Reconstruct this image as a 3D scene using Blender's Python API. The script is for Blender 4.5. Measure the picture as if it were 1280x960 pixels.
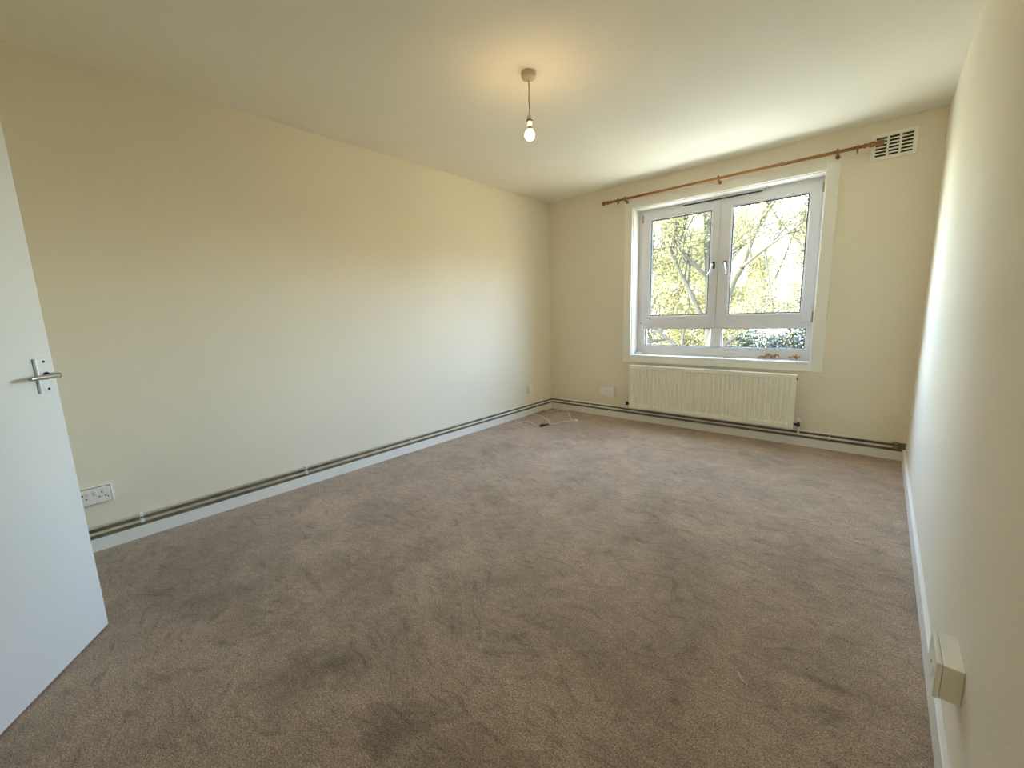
import bpy, bmesh, math, random
from mathutils import Vector, Matrix, noise
PI = math.pi
sc = bpy.context.scene
C = sc.collection
for o in list(bpy.data.objects): bpy.data.objects.remove(o)

# ------------------------------------------------------------------ camera
W, D, H = 3.197, 4.093, 2.4          # room width, distance camera -> window wall, ceiling height
REAR = -0.41                         # inner face of the wall behind the camera
FPX, YAW, PITCH, ROLL = 519.95, -0.7261, -0.1658, -0.0312
cam_d = bpy.data.cameras.new('camera'); cam = bpy.data.objects.new('camera', cam_d); C.objects.link(cam)
cam_d.sensor_width = 36.0; cam_d.lens = FPX / 1280 * 36.0; cam_d.clip_start = 0.02; cam_d.clip_end = 500
_f = Vector((math.sin(YAW) * math.cos(PITCH), math.cos(YAW) * math.cos(PITCH), math.sin(PITCH)))
_r0 = Vector((math.cos(YAW), -math.sin(YAW), 0)); _u0 = _r0.cross(_f)
_r = _r0 * math.cos(ROLL) + _u0 * math.sin(ROLL); _u = -_r0 * math.sin(ROLL) + _u0 * math.cos(ROLL)
_m = Matrix((_r, _u, -_f)).transposed().to_4x4(); _m.translation = Vector((2.9866, 0.0, 1.1555))
cam.matrix_world = _m
sc.camera = cam

# ------------------------------------------------------------------ world, sun, exposure
world = bpy.data.worlds.new('sky'); sc.world = world; world.use_nodes = True
wn = world.node_tree; wn.nodes.clear()
w_out = wn.nodes.new('ShaderNodeOutputWorld'); w_bg = wn.nodes.new('ShaderNodeBackground')
w_sky = wn.nodes.new('ShaderNodeTexSky'); w_sky.sky_type = 'NISHITA'; w_sky.sun_disc = False
w_sky.sun_elevation = math.radians(40); w_sky.sun_rotation = math.radians(-150)
w_sky.air_density = 1.0; w_sky.dust_density = 1.0; w_sky.ozone_density = 1.0
w_mix = wn.nodes.new('ShaderNodeMix'); w_mix.data_type = 'RGBA'; w_mix.inputs[0].default_value = 0.08
w_mix.inputs[7].default_value = (0.86, 0.94, 1.0, 1)     # thin bright haze over the blue
w_scale = wn.nodes.new('ShaderNodeMix'); w_scale.data_type = 'RGBA'; w_scale.blend_type = 'MULTIPLY'
w_scale.inputs[0].default_value = 1.0; w_scale.inputs[7].default_value = (0.30, 0.30, 0.30, 1)
wn.links.new(w_sky.outputs[0], w_scale.inputs[6]); wn.links.new(w_scale.outputs[2], w_mix.inputs[6])
wn.links.new(w_mix.outputs[2], w_bg.inputs[0]); wn.links.new(w_bg.outputs[0], w_out.inputs[0])
w_bg.inputs[1].default_value = 31.5

sun_d = bpy.data.lights.new('sun', 'SUN'); sun = bpy.data.objects.new('sun', sun_d); C.objects.link(sun)
sun_d.energy = 40.0; sun_d.angle = math.radians(0.6); sun_d.color = (1.0, 0.93, 0.78)
sun.rotation_euler = Vector((0.8, 0.34, -0.80)).to_track_quat('-Z', 'Y').to_euler()
sun.location = (-8, 6, 12)

por_d = bpy.data.lights.new('window_portal', 'AREA'); por = bpy.data.objects.new('window_portal', por_d); C.objects.link(por)
por_d.shape = 'RECTANGLE'; por_d.size = 1.6; por_d.size_y = 1.5; por_d.cycles.is_portal = True
por.location = (1.81, D + 0.27, 1.42); por.rotation_euler = (-PI / 2, 0, 0)      # faces into the room

vs = sc.view_settings
vs.view_transform = 'Standard'; vs.look = 'None'; vs.gamma = 1.0; vs.use_curve_mapping = False
vs.exposure = 0.0
sc.cycles.max_bounces = 12; sc.cycles.diffuse_bounces = 8; sc.cycles.transparent_max_bounces = 24
sc.cycles.use_denoising = True; sc.cycles.sample_clamp_indirect = 6.0

# ------------------------------------------------------------------ materials
M = {}
def mat(name, col, rough=0.6, metal=0.0, spec=0.4, noise_scale=None, var=0.0, bump=0.0, bump_scale=200.0, bump_dist=0.001, coat=0.0):
    m = bpy.data.materials.new(name); m.use_nodes = True; nt = m.node_tree; b = nt.nodes['Principled BSDF']
    b.inputs['Base Color'].default_value = (*col, 1); b.inputs['Roughness'].default_value = rough
    b.inputs['Metallic'].default_value = metal; b.inputs['Specular IOR Level'].default_value = spec
    b.inputs['Coat Weight'].default_value = coat
    tc = nt.nodes.new('ShaderNodeTexCoord')
    if noise_scale:
        n = nt.nodes.new('ShaderNodeTexNoise'); n.inputs['Scale'].default_value = noise_scale; n.inputs['Detail'].default_value = 5
        nt.links.new(tc.outputs['Object'], n.inputs['Vector'])
        r = nt.nodes.new('ShaderNodeMapRange'); r.inputs[1].default_value = 0.3; r.inputs[2].default_value = 0.7
        nt.links.new(n.outputs[0], r.inputs[0])
        mx = nt.nodes.new('ShaderNodeMix'); mx.data_type = 'RGBA'
        mx.inputs[6].default_value = (*[c * (1 - var) for c in col], 1); mx.inputs[7].default_value = (*[min(1, c * (1 + var)) for c in col], 1)
        nt.links.new(r.outputs[0], mx.inputs[0]); nt.links.new(mx.outputs[2], b.inputs['Base Color'])
    if bump:
        n2 = nt.nodes.new('ShaderNodeTexNoise'); n2.inputs['Scale'].default_value = bump_scale; n2.inputs['Detail'].default_value = 3
        nt.links.new(tc.outputs['Object'], n2.inputs['Vector'])
        bp = nt.nodes.new('ShaderNodeBump'); bp.inputs['Strength'].default_value = bump; bp.inputs['Distance'].default_value = bump_dist
        nt.links.new(n2.outputs[0], bp.inputs['Height']); nt.links.new(bp.outputs[0], b.inputs['Normal'])
    M[name] = m; return m

mat('wall_paint', (0.86, 0.79, 0.635), 0.75, spec=0.25, noise_scale=1.3, var=0.02, bump=0.35, bump_scale=140, bump_dist=0.002)
mat('ceiling_paint', (0.90, 0.875, 0.755), 0.85, spec=0.2, noise_scale=1.0, var=0.02, bump=0.2, bump_scale=120, bump_dist=0.001)
mat('gloss_white', (0.90, 0.88, 0.81), 0.32, spec=0.5, noise_scale=3, var=0.025, bump=0.06, bump_scale=60, bump_dist=0.0006)
mat('door_paint', (0.80, 0.80, 0.78), 0.38, spec=0.45, noise_scale=2, var=0.015, bump=0.08, bump_scale=140, bump_dist=0.0006)
mat('casing_paint', (0.93, 0.91, 0.81), 0.35, spec=0.5, noise_scale=3, var=0.03)
mat('upvc', (0.82, 0.82, 0.84), 0.3, spec=0.5, noise_scale=5, var=0.015)
mat('gasket', (0.03, 0.03, 0.035), 0.7)
mat('radiator_enamel', (0.90, 0.87, 0.72), 0.35, spec=0.5, noise_scale=4, var=0.02)
mat('pipe_paint', (0.90, 0.87, 0.79), 0.4, spec=0.5, noise_scale=9, var=0.08)
mat('clip_plastic', (0.88, 0.86, 0.80), 0.5)
mat('chrome', (0.62, 0.62, 0.62), 0.22, metal=1.0, noise_scale=30, var=0.08)
mat('handle_alloy', (0.55, 0.54, 0.52), 0.3, metal=1.0, noise_scale=40, var=0.06)
mat('plate_alloy', (0.78, 0.80, 0.81), 0.42, metal=0.35, spec=0.5, noise_scale=30, var=0.04)
mat('brass_dull', (0.42, 0.33, 0.18), 0.45, metal=0.8, noise_scale=60, var=0.15)
mat('dark_metal', (0.05, 0.045, 0.04), 0.45, metal=0.6, noise_scale=60, var=0.2)
mat('hole_shadow_dark', (0.02, 0.018, 0.015), 0.8)  # near-black for real holes and for shadow lines modelled as parts
mat('socket_plastic', (0.88, 0.86, 0.79), 0.35, spec=0.5, noise_scale=6, var=0.02)
mat('spur_plastic', (0.88, 0.86, 0.75), 0.4, spec=0.5, noise_scale=6, var=0.03)
mat('rose_plastic', (0.60, 0.52, 0.38), 0.45, noise_scale=20, var=0.05)
mat('flex_plastic', (0.45, 0.38, 0.28), 0.5, noise_scale=20, var=0.08)
mat('black_plastic', (0.015, 0.014, 0.014), 0.4, noise_scale=40, var=0.2)
mat('cable_white', (0.86, 0.84, 0.80), 0.4, noise_scale=20, var=0.03)
mat('vent_plastic', (0.92, 0.89, 0.76), 0.5, noise_scale=8, var=0.03)
mat('dry_leaf', (0.50, 0.26, 0.09), 0.7, noise_scale=60, var=0.35, bump=0.4, bump_scale=120)
mat('thread', (0.72, 0.66, 0.54), 0.8, noise_scale=80, var=0.15)
mat('bark_grey', (0.013, 0.012, 0.007), 0.9, noise_scale=4, var=0.35, bump=0.6, bump_scale=25, bump_dist=0.02)
mat('bark_green', (0.022, 0.020, 0.008), 0.9, noise_scale=4, var=0.35, bump=0.6, bump_scale=25, bump_dist=0.02)
mat('twig', (0.014, 0.012, 0.007), 0.9, noise_scale=3, var=0.3)
mat('young_leaf', (0.105, 0.094, 0.026), 0.7, noise_scale=1.5, var=0.35)
mat('ivy', (0.013, 0.021, 0.0125), 0.6, noise_scale=1.2, var=0.45)
mat('pipe_strip_brown', (0.22, 0.19, 0.13), 0.9, noise_scale=14, var=0.3)
mat('render_white', (0.78, 0.77, 0.74), 0.85, noise_scale=1, var=0.04)
mat('slate', (0.013, 0.0145, 0.018), 0.7, noise_scale=2, var=0.25)
mat('house_glass', (0.05, 0.06, 0.07), 0.1)
mat('grass', (0.05, 0.065, 0.03), 0.9, noise_scale=0.6, var=0.4)

def wood_mat():
    m = mat('pole_wood', (0.36, 0.155, 0.045), 0.38, spec=0.5)
    nt = m.node_tree; b = nt.nodes['Principled BSDF']; tc = nt.nodes.new('ShaderNodeTexCoord')
    mp = nt.nodes.new('ShaderNodeMapping'); mp.inputs['Scale'].default_value = (2, 60, 60)
    n = nt.nodes.new('ShaderNodeTexNoise'); n.inputs['Scale'].default_value = 2.0; n.inputs['Detail'].default_value = 6
    rp = nt.nodes.new('ShaderNodeValToRGB')
    rp.color_ramp.elements[0].color = (0.21, 0.075, 0.022, 1); rp.color_ramp.elements[1].color = (0.42, 0.19, 0.06, 1)
    rp.color_ramp.elements[0].position = 0.3; rp.color_ramp.elements[1].position = 0.7
    nt.links.new(tc.outputs['Object'], mp.inputs[0]); nt.links.new(mp.outputs[0], n.inputs['Vector'])
    nt.links.new(n.outputs[0], rp.inputs[0]); nt.links.new(rp.outputs[0], b.inputs['Base Color'])
wood_mat()

def glass_mat():
    m = bpy.data.materials.new('window_glass'); m.use_nodes = True; nt = m.node_tree; nt.nodes.clear()
    o = nt.nodes.new('ShaderNodeOutputMaterial'); mx = nt.nodes.new('ShaderNodeMixShader')
    t = nt.nodes.new('ShaderNodeBsdfTransparent'); g = nt.nodes.new('ShaderNodeBsdfGlossy'); fr = nt.nodes.new('ShaderNodeFresnel')
    fr.inputs[0].default_value = 1.5; g.inputs['Roughness'].default_value = 0.01; t.inputs[0].default_value = (0.97, 0.985, 0.975, 1)
    ge = nt.nodes.new('ShaderNodeNewGeometry'); sb = nt.nodes.new('ShaderNodeMath'); sb.operation = 'SUBTRACT'; sb.inputs[0].default_value = 1.0; sb.use_clamp = True
    ml = nt.nodes.new('ShaderNodeMath'); ml.operation = 'MULTIPLY'    # one reflection per pane, on the side the ray meets first
    nt.links.new(ge.outputs['Backfacing'], sb.inputs[1]); nt.links.new(sb.outputs[0], ml.inputs[0]); nt.links.new(fr.outputs[0], ml.inputs[1])
    nt.links.new(ml.outputs[0], mx.inputs[0]); nt.links.new(t.outputs[0], mx.inputs[1]); nt.links.new(g.outputs[0], mx.inputs[2])
    nt.links.new(mx.outputs[0], o.inputs[0]); M['window_glass'] = m
glass_mat()

BULB_STRENGTH = 140.0
def bulb_mat():
    m = bpy.data.materials.new('bulb_glow'); m.use_nodes = True; nt = m.node_tree; b = nt.nodes['Principled BSDF']
    b.inputs['Base Color'].default_value = (1, 0.9, 0.7, 1)
    b.inputs['Emission Color'].default_value = (1.0, 0.66, 0.30, 1); b.inputs['Emission Strength'].default_value = BULB_STRENGTH
    M['bulb_glow'] = m
bulb_mat()

def carpet_mat():
    m = bpy.data.materials.new('carpet'); m.use_nodes = True; nt = m.node_tree; N = nt.nodes; L = nt.links
    b = N['Principled BSDF']; b.inputs['Roughness'].default_value = 0.95; b.inputs['Specular IOR Level'].default_value = 0.05
    b.inputs['Sheen Weight'].default_value = 0.35; b.inputs['Sheen Roughness'].default_value = 0.38
    b.inputs['Sheen Tint'].default_value = (0.95, 0.95, 1.0, 1)
    tc = N.new('ShaderNodeTexCoord')
    def nz(scale, detail=4, rough=0.55, dist=0.0, vec=None):
        n = N.new('ShaderNodeTexNoise'); n.inputs['Scale'].default_value = scale; n.inputs['Detail'].default_value = detail
        n.inputs['Roughness'].default_value = rough; n.inputs['Distortion'].default_value = dist
        L.new(vec or tc.outputs['Object'], n.inputs['Vector']); return n.outputs[0]
    def mr(v, a, c, lo, hi):
        r = N.new('ShaderNodeMapRange'); r.inputs[1].default_value = a; r.inputs[2].default_value = c
        r.inputs[3].default_value = lo; r.inputs[4].default_value = hi; L.new(v, r.inputs[0]); return r.outputs[0]
    def mul(a, c):
        x = N.new('ShaderNodeMath'); x.operation = 'MULTIPLY'; L.new(a, x.inputs[0])
        if isinstance(c, float): x.inputs[1].default_value = c
        else: L.new(c, x.inputs[1])
        return x.outputs[0]
    speck = mr(nz(200, 3, 0.75), 0.34, 0.66, 0.40, 1.60)           # single tufts
    clump = mr(nz(70, 4, 0.6), 0.3, 0.7, 0.88, 1.12)
    blot = mr(nz(3.0, 5, 0.6, 0.6), 0.32, 0.68, 0.80, 1.14)      # brushed and trodden areas
    blot2 = mr(nz(1.1, 3, 0.5), 0.35, 0.65, 0.94, 1.07)
    # short dark strokes where the pile was pushed over
    mp = N.new('ShaderNodeMapping'); mp.inputs['Rotation'].default_value = (0, 0, 0.9); mp.inputs['Scale'].default_value = (3.5, 16, 1)
    wv = N.new('ShaderNodeTexNoise'); wv.inputs['Scale'].default_value = 2.2; wv.inputs['Detail'].default_value = 2
    L.new(tc.outputs['Object'], wv.inputs['Vector'])
    va = N.new('ShaderNodeVectorMath'); va.operation = 'MULTIPLY_ADD'; va.inputs[1].default_value = (0.5, 0.5, 0); L.new(wv.outputs[1], va.inputs[0]); L.new(tc.outputs['Object'], va.inputs[2])
    L.new(va.outputs[0], mp.inputs[0])
    strokes = mr(nz(2.1, 4, 0.6, 0.2, mp.outputs[0]), 0.56, 0.66, 1.0, 0.74)
    tread = mr(nz(14, 5, 0.7, 0.8), 0.35, 0.62, 0.84, 1.08)
    f = mul(mul(mul(mul(mul(speck, clump), blot), blot2), strokes), tread)
    # old soiled patches with ragged outlines; the widest also holds painted door shade
    wob = N.new('ShaderNodeTexNoise'); wob.inputs['Scale'].default_value = 9; wob.inputs['Detail'].default_value = 5; wob.inputs['Roughness'].default_value = 0.7
    L.new(tc.outputs['Object'], wob.inputs['Vector'])
    wa = N.new('ShaderNodeVectorMath'); wa.operation = 'MULTIPLY_ADD'; wa.inputs[1].default_value = (0.34, 0.34, 0); L.new(wob.outputs[1], wa.inputs[0]); L.new(tc.outputs['Object'], wa.inputs[2])
    for (x, y, r, k) in ((1.15, 0.775, 0.20, 0.80), (1.20, 0.42, 0.16, 0.82), (0.62, 0.35, 0.62, 0.80), (1.72, 0.52, 0.10, 0.72), (1.66, 0.40, 0.12, 0.82), (2.04, 0.50, 0.11, 0.74), (2.10, 0.98, 0.13, 0.86), (1.27, 1.78, 0.12, 0.86), (0.96, 0.30, 0.16, 0.86), (2.0, 1.40, 0.05, 0.82)):
        ds = N.new('ShaderNodeVectorMath'); ds.operation = 'DISTANCE'; L.new(wa.outputs[0], ds.inputs[0]); ds.inputs[1].default_value = (x + 0.17, y + 0.17, 0.0)
        f = mul(f, mr(ds.outputs['Value'], r * 0.25, r, k - 0.06, 1.0))
    base = N.new('ShaderNodeMix'); base.data_type = 'RGBA'
    base.inputs[6].default_value = (0.462, 0.342, 0.226, 1); base.inputs[7].default_value = (0.515, 0.384, 0.276, 1)
    L.new(nz(2.0, 3), base.inputs[0])
    sc_ = N.new('ShaderNodeVectorMath'); sc_.operation = 'SCALE'; L.new(base.outputs[2], sc_.inputs[0]); L.new(f, sc_.inputs['Scale'])
    L.new(sc_.outputs[0], b.inputs['Base Color'])
    bp = N.new('ShaderNodeBump'); bp.inputs['Strength'].default_value = 0.9; bp.inputs['Distance'].default_value = 0.006
    ad = N.new('ShaderNodeMath'); ad.operation = 'ADD'; L.new(nz(260, 3, 0.7), ad.inputs[0]); L.new(mul(nz(40, 3), 1.2), ad.inputs[1])
    L.new(ad.outputs[0], bp.inputs['Height']); L.new(bp.outputs[0], b.inputs['Normal'])
    M['carpet'] = m
carpet_mat()

# ------------------------------------------------------------------ mesh helpers
def obj(name, bm, material, parent=None, smooth=False, loc=None):
    me = bpy.data.meshes.new(name); bm.normal_update(); bm.to_mesh(me); bm.free()
    if smooth:
        for p in me.polygons: p.use_smooth = True
    me.materials.append(M[material] if isinstance(material, str) else material)
    o = bpy.data.objects.new(name, me); C.objects.link(o)
    if parent: o.parent = parent
    if loc: o.location = loc
    return o
def box(lo, hi, bevel=0.0, seg=2, bm=None):
    own = bmesh.new()
    bmesh.ops.create_cube(own, size=1.0)
    for v in own.verts:
        v.co = Vector([(lo[i] + hi[i]) / 2 + v.co[i] * (hi[i] - lo[i]) for i in range(3)])
    if bevel: bmesh.ops.bevel(own, geom=list(own.edges), offset=bevel, segments=seg, profile=0.6, affect='EDGES')
    return merge(bm, own)
def merge(bm, own):
    if bm is None: return own
    me = bpy.data.meshes.new('t'); own.to_mesh(me); own.free(); bm.from_mesh(me); bpy.data.meshes.remove(me); return bm
def tube(pts, r, sides=10, bm=None, cap=True):
    bm = bm or bmesh.new(); pts = [Vector(p) for p in pts]; n = len(pts)
    rs = r if isinstance(r, (list, tuple)) else [r] * n
    rings = []; ref = None
    for i, p in enumerate(pts):
        t = (pts[min(i + 1, n - 1)] - pts[max(i - 1, 0)]).normalized()
        if ref is None:
            ref = t.orthogonal().normalized()
        ref = (ref - t * ref.dot(t))
        if ref.length < 1e-5: ref = t.orthogonal()
        ref.normalize(); bi = t.cross(ref)
        rings.append([bm.verts.new(p + (ref * math.cos(2 * PI * k / sides) + bi * math.sin(2 * PI * k / sides)) * rs[i]) for k in range(sides)])
    for a, b in zip(rings, rings[1:]):
        for k in range(sides): bm.faces.new((a[k], a[(k + 1) % sides], b[(k + 1) % sides], b[k]))
    if cap and sides > 2:
        bm.faces.new(rings[0][::-1]); bm.faces.new(rings[-1])
    return bm
def lathe(profile, origin, axis=(0, 0, 1), sides=24, bm=None):
    """profile: (distance along axis, radius)"""
    ax = Vector(axis).normalized(); o = Vector(origin); bm = bm or bmesh.new()
    u = ax.orthogonal().normalized(); v = ax.cross(u); rings = []
    for h, r in profile:
        rings.append([bm.verts.new(o + ax * h + (u * math.cos(2 * PI * k / sides) + v * math.sin(2 * PI * k / sides)) * max(r, 1e-5)) for k in range(sides)])
    for a, b in zip(rings, rings[1:]):
        for k in range(sides): bm.faces.new((a[k], a[(k + 1) % sides], b[(k + 1) % sides], b[k]))
    bm.faces.new(rings[0][::-1]); bm.faces.new(rings[-1])
    return bm
def torus(center, axis, R, r, sides=24, rs=8, bm=None):
    ax = Vector(axis).normalized(); u = ax.orthogonal().normalized(); v = ax.cross(u); c = Vector(center); bm = bm or bmesh.new(); rings = []
    for i in range(sides):
        d = u * math.cos(2 * PI * i / sides) + v * math.sin(2 * PI * i / sides)
        rings.append([bm.verts.new(c + d * (R + r * math.cos(2 * PI * k / rs)) + ax * r * math.sin(2 * PI * k / rs)) for k in range(rs)])
    for i in range(sides):
        a, b = rings[i], rings[(i + 1) % sides]
        for k in range(rs): bm.faces.new((a[k], b[k], b[(k + 1) % rs], a[(k + 1) % rs]))
    return bm
def smooth_path(pts, n=6):
    pts = [Vector(p) for p in pts]; out = []
    for i in range(len(pts) - 1):
        p0, p1, p2, p3 = pts[max(i - 1, 0)], pts[i], pts[i + 1], pts[min(i + 2, len(pts) - 1)]
        for k in range(n):
            t = k / n
            out.append(0.5 * ((2 * p1) + (p2 - p0) * t + (2 * p0 - 5 * p1 + 4 * p2 - p3) * t * t + (3 * p1 - p0 - 3 * p2 + p3) * t ** 3))
    out.append(pts[-1]); return out
def empty(name, loc=(0, 0, 0)):
    o = bpy.data.objects.new(name, None); C.objects.link(o); o.location = loc; o.empty_display_size = 0.1; return o
def part(name, bm, material, parent, smooth=False, label=None, kind=None):
    o = obj(name, bm, material, None, smooth); o.parent = parent
    # the mesh is in world coordinates: undo the whole chain of parents
    inv = Matrix.Identity(4); q = parent; chain = []
    while q: chain.append(q); q = q.parent
    w = Matrix.Identity(4)
    for q in reversed(chain): w = w @ q.matrix_parent_inverse @ q.matrix_basis
    o.matrix_parent_inverse = w.inverted()
    if label: o['label'] = label
    if kind: o['kind'] = kind
    return o
def tag(o, label, cat, group=None):
    o['label'] = label; o['category'] = cat
    if group: o['group'] = group
    return o
def struct(o, label=None):
    o['kind'] = 'structure'
    if label: o['label'] = label
    return o

# ------------------------------------------------------------------ the room shell
HX0, HX1, HY = 1.10, 3.6, -1.75               # hall behind the doorway
DX0, DX1, DH = 1.445, 2.215, 2.0              # doorway in the rear wall
TW = 0.28                                     # outer wall thickness
struct(obj('floor', box((-0.2, HY - 0.1, -0.15), (HX1 + 0.1, D + TW, 0.0)), 'carpet'), 'brown cut-pile carpet, trodden and marked, covering the whole floor')
struct(obj('ceiling', box((-0.2, HY - 0.1, H), (HX1 + 0.1, D + TW, H + 0.15)), 'ceiling_paint'), 'off-white painted ceiling')
struct(obj('wall_left', box((-0.2, REAR, 0), (0, D + TW, H)), 'wall_paint'), 'long magnolia painted wall with pipes along its foot')
struct(obj('wall_right', box((W, REAR, 0), (W + 0.2, D + TW, H)), 'wall_paint'), 'magnolia painted wall close on the right')
OX0, OX1, OZ0, OZ1 = 1.03, 2.585, 0.685, 2.152
bm = box((0, D, 0), (OX0, D + TW, H)); box((OX1, D, 0), (W, D + TW, H), bm=bm)
box((OX0, D, 0), (OX1, D + TW, OZ0), bm=bm); box((OX0, D, OZ1), (OX1, D + TW, H), bm=bm)
struct(obj('wall_back', bm, 'wall_paint'), 'magnolia wall with the window and radiator')
bm = box((-0.2, REAR - 0.1, 0), (DX0, REAR, H)); box((DX1, REAR - 0.1, 0), (HX1 + 0.1, REAR, H), bm=bm); box((DX0, REAR - 0.1, DH + 0.01), (DX1, REAR, H), bm=bm)
struct(obj('wall_rear', bm, 'wall_paint'), 'wall with the doorway')
bm = box((HX0 - 0.1, HY - 0.1, 0), (HX0, REAR - 0.1, H)); box((HX1, HY - 0.1, 0), (HX1 + 0.1, REAR - 0.1, H), bm=bm); box((HX0, HY - 0.1, 0), (HX1, HY, H), bm=bm)
struct(obj('wall_hall', bm, 'wall_paint'), 'hall walls beyond the doorway')

SK, SH = 0.015, 0.067
def skirting(name, lo, hi, label): struct(obj(name, box(lo, hi, 0.003), 'gloss_white'), label)
skirting('baseboard_left', (0, REAR, 0), (SK, D, SH), 'white skirting board below the pipes on the long wall')
skirting('baseboard_back', (SK, D - SK, 0), (W - SK, D, SH), 'white skirting board under the radiator')
skirting('baseboard_right', (W - SK, REAR, 0), (W, D, 0.085), 'taller white skirting board along the right wall')
bm = box((SK, REAR, 0), (DX0 - 0.075, REAR + SK, SH), 0.003); box((DX1 + 0.075, REAR, 0), (W - SK, REAR + SK, SH), 0.003, bm=bm)
struct(obj('baseboard_rear', bm, 'gloss_white'), 'white skirting board beside the doorway')

# ------------------------------------------------------------------ window
FY = D + 0.13                                  # room face of the uPVC frame
win = struct(empty('window_1', (1.81, D, OZ0)), 'white plastic double casement window with two fixed lights below')
CX0, CX1, CZ0, CZ1 = 0.952, 2.662, 0.625, 2.232
CT = 0.018
part('casing', box((CX0, D - CT, CZ0), (OX0 + 0.004, D, CZ1), 0.003), 'casing_paint', win)
part('casing', box((OX1 - 0.004, D - CT, CZ0), (CX1, D, CZ1), 0.003), 'casing_paint', win)
part('casing', box((OX0 + 0.004, D - CT, OZ1 - 0.004), (OX1 - 0.004, D, CZ1), 0.003), 'casing_paint', win)
part('casing', box((OX0 + 0.004, D - CT, CZ0), (OX1 - 0.004, D, OZ0 + 0.004), 0.003), 'casing_paint', win)
# lining of the recess, set back a step behind the casing edge
part('lining', box((OX0, D, OZ0), (OX0 + 0.012, FY, OZ1), 0.002), 'gloss_white', win)
part('lining', box((OX1 - 0.012, D, OZ0), (OX1, FY, OZ1), 0.002), 'gloss_white', win)
part('lining', box((OX0 + 0.012, D, OZ1 - 0.012), (OX1 - 0.012, FY, OZ1), 0.002), 'gloss_white', win)
part('sill', box((OX0 + 0.012, D - CT - 0.004, OZ0), (OX1 - 0.012, FY, OZ0 + 0.016), 0.004), 'gloss_white', win)
# fixed outer frame with mullion and transom
S0, S1, S2 = 1.088, 1.8115, 2.548              # sash edges
Z1, Z2 = 1.020, 2.111
fr = box((OX0, FY + 0.008, OZ0), (S0 + 0.012, FY + 0.075, OZ1), 0.003)
box((S2 - 0.012, FY + 0.008, OZ0), (OX1, FY + 0.075, OZ1), 0.003, bm=fr)
box((S0 + 0.012, FY + 0.008, Z2 - 0.012), (S2 - 0.012, FY + 0.075, OZ1), 0.003, bm=fr)
box((S0 + 0.012, FY + 0.008, OZ0), (S2 - 0.012, FY + 0.075, 0.794), 0.003, bm=fr)
box((S0 + 0.012, FY + 0.008, 0.965), (S2 - 0.012, FY + 0.075, Z1 + 0.014), 0.003, bm=fr)
box((1.121 - 0.022, FY + 0.010, 0.78), (1.121, FY + 0.070, 0.98), 0.003, bm=fr)
box((2.516, FY + 0.010, 0.78), (2.538, FY + 0.070, 0.98), 0.003, bm=fr)
box((1.780, FY + 0.008, 0.78), (1.865, FY + 0.075, 0.98), 0.003, bm=fr)
box((1.7965, FY + 0.012, 1.0), (1.8265, FY + 0.075, Z2), 0.002, bm=fr)
frame = part('frame', fr, 'upvc', win)
def ring_frame(x0, x1, z0, z1, wl, wr, wb, wt, y0, y1, bev):
    b = box((x0, y0, z0), (x0 + wl, y1, z1), bev); box((x1 - wr, y0, z0), (x1, y1, z1), bev, bm=b)
    box((x0 + wl, y0, z0), (x1 - wr, y1, z0 + wb), bev, bm=b); box((x0 + wl, y0, z1 - wt), (x1 - wr, y1, z1), bev, bm=b); return b
def glazing(parent, x0, x1, z0, z1, y):
    g = part('pane', box((x0 - 0.004, y + 0.012, z0 - 0.004), (x1 + 0.004, y + 0.016, z1 + 0.004)), 'window_glass', parent)
    part('gasket', ring_frame(x0 - 0.002, x1 + 0.002, z0 - 0.002, z1 + 0.002, .006, .006, .006, .007, y + 0.004, y + 0.024, 0), 'gasket', parent)
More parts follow.
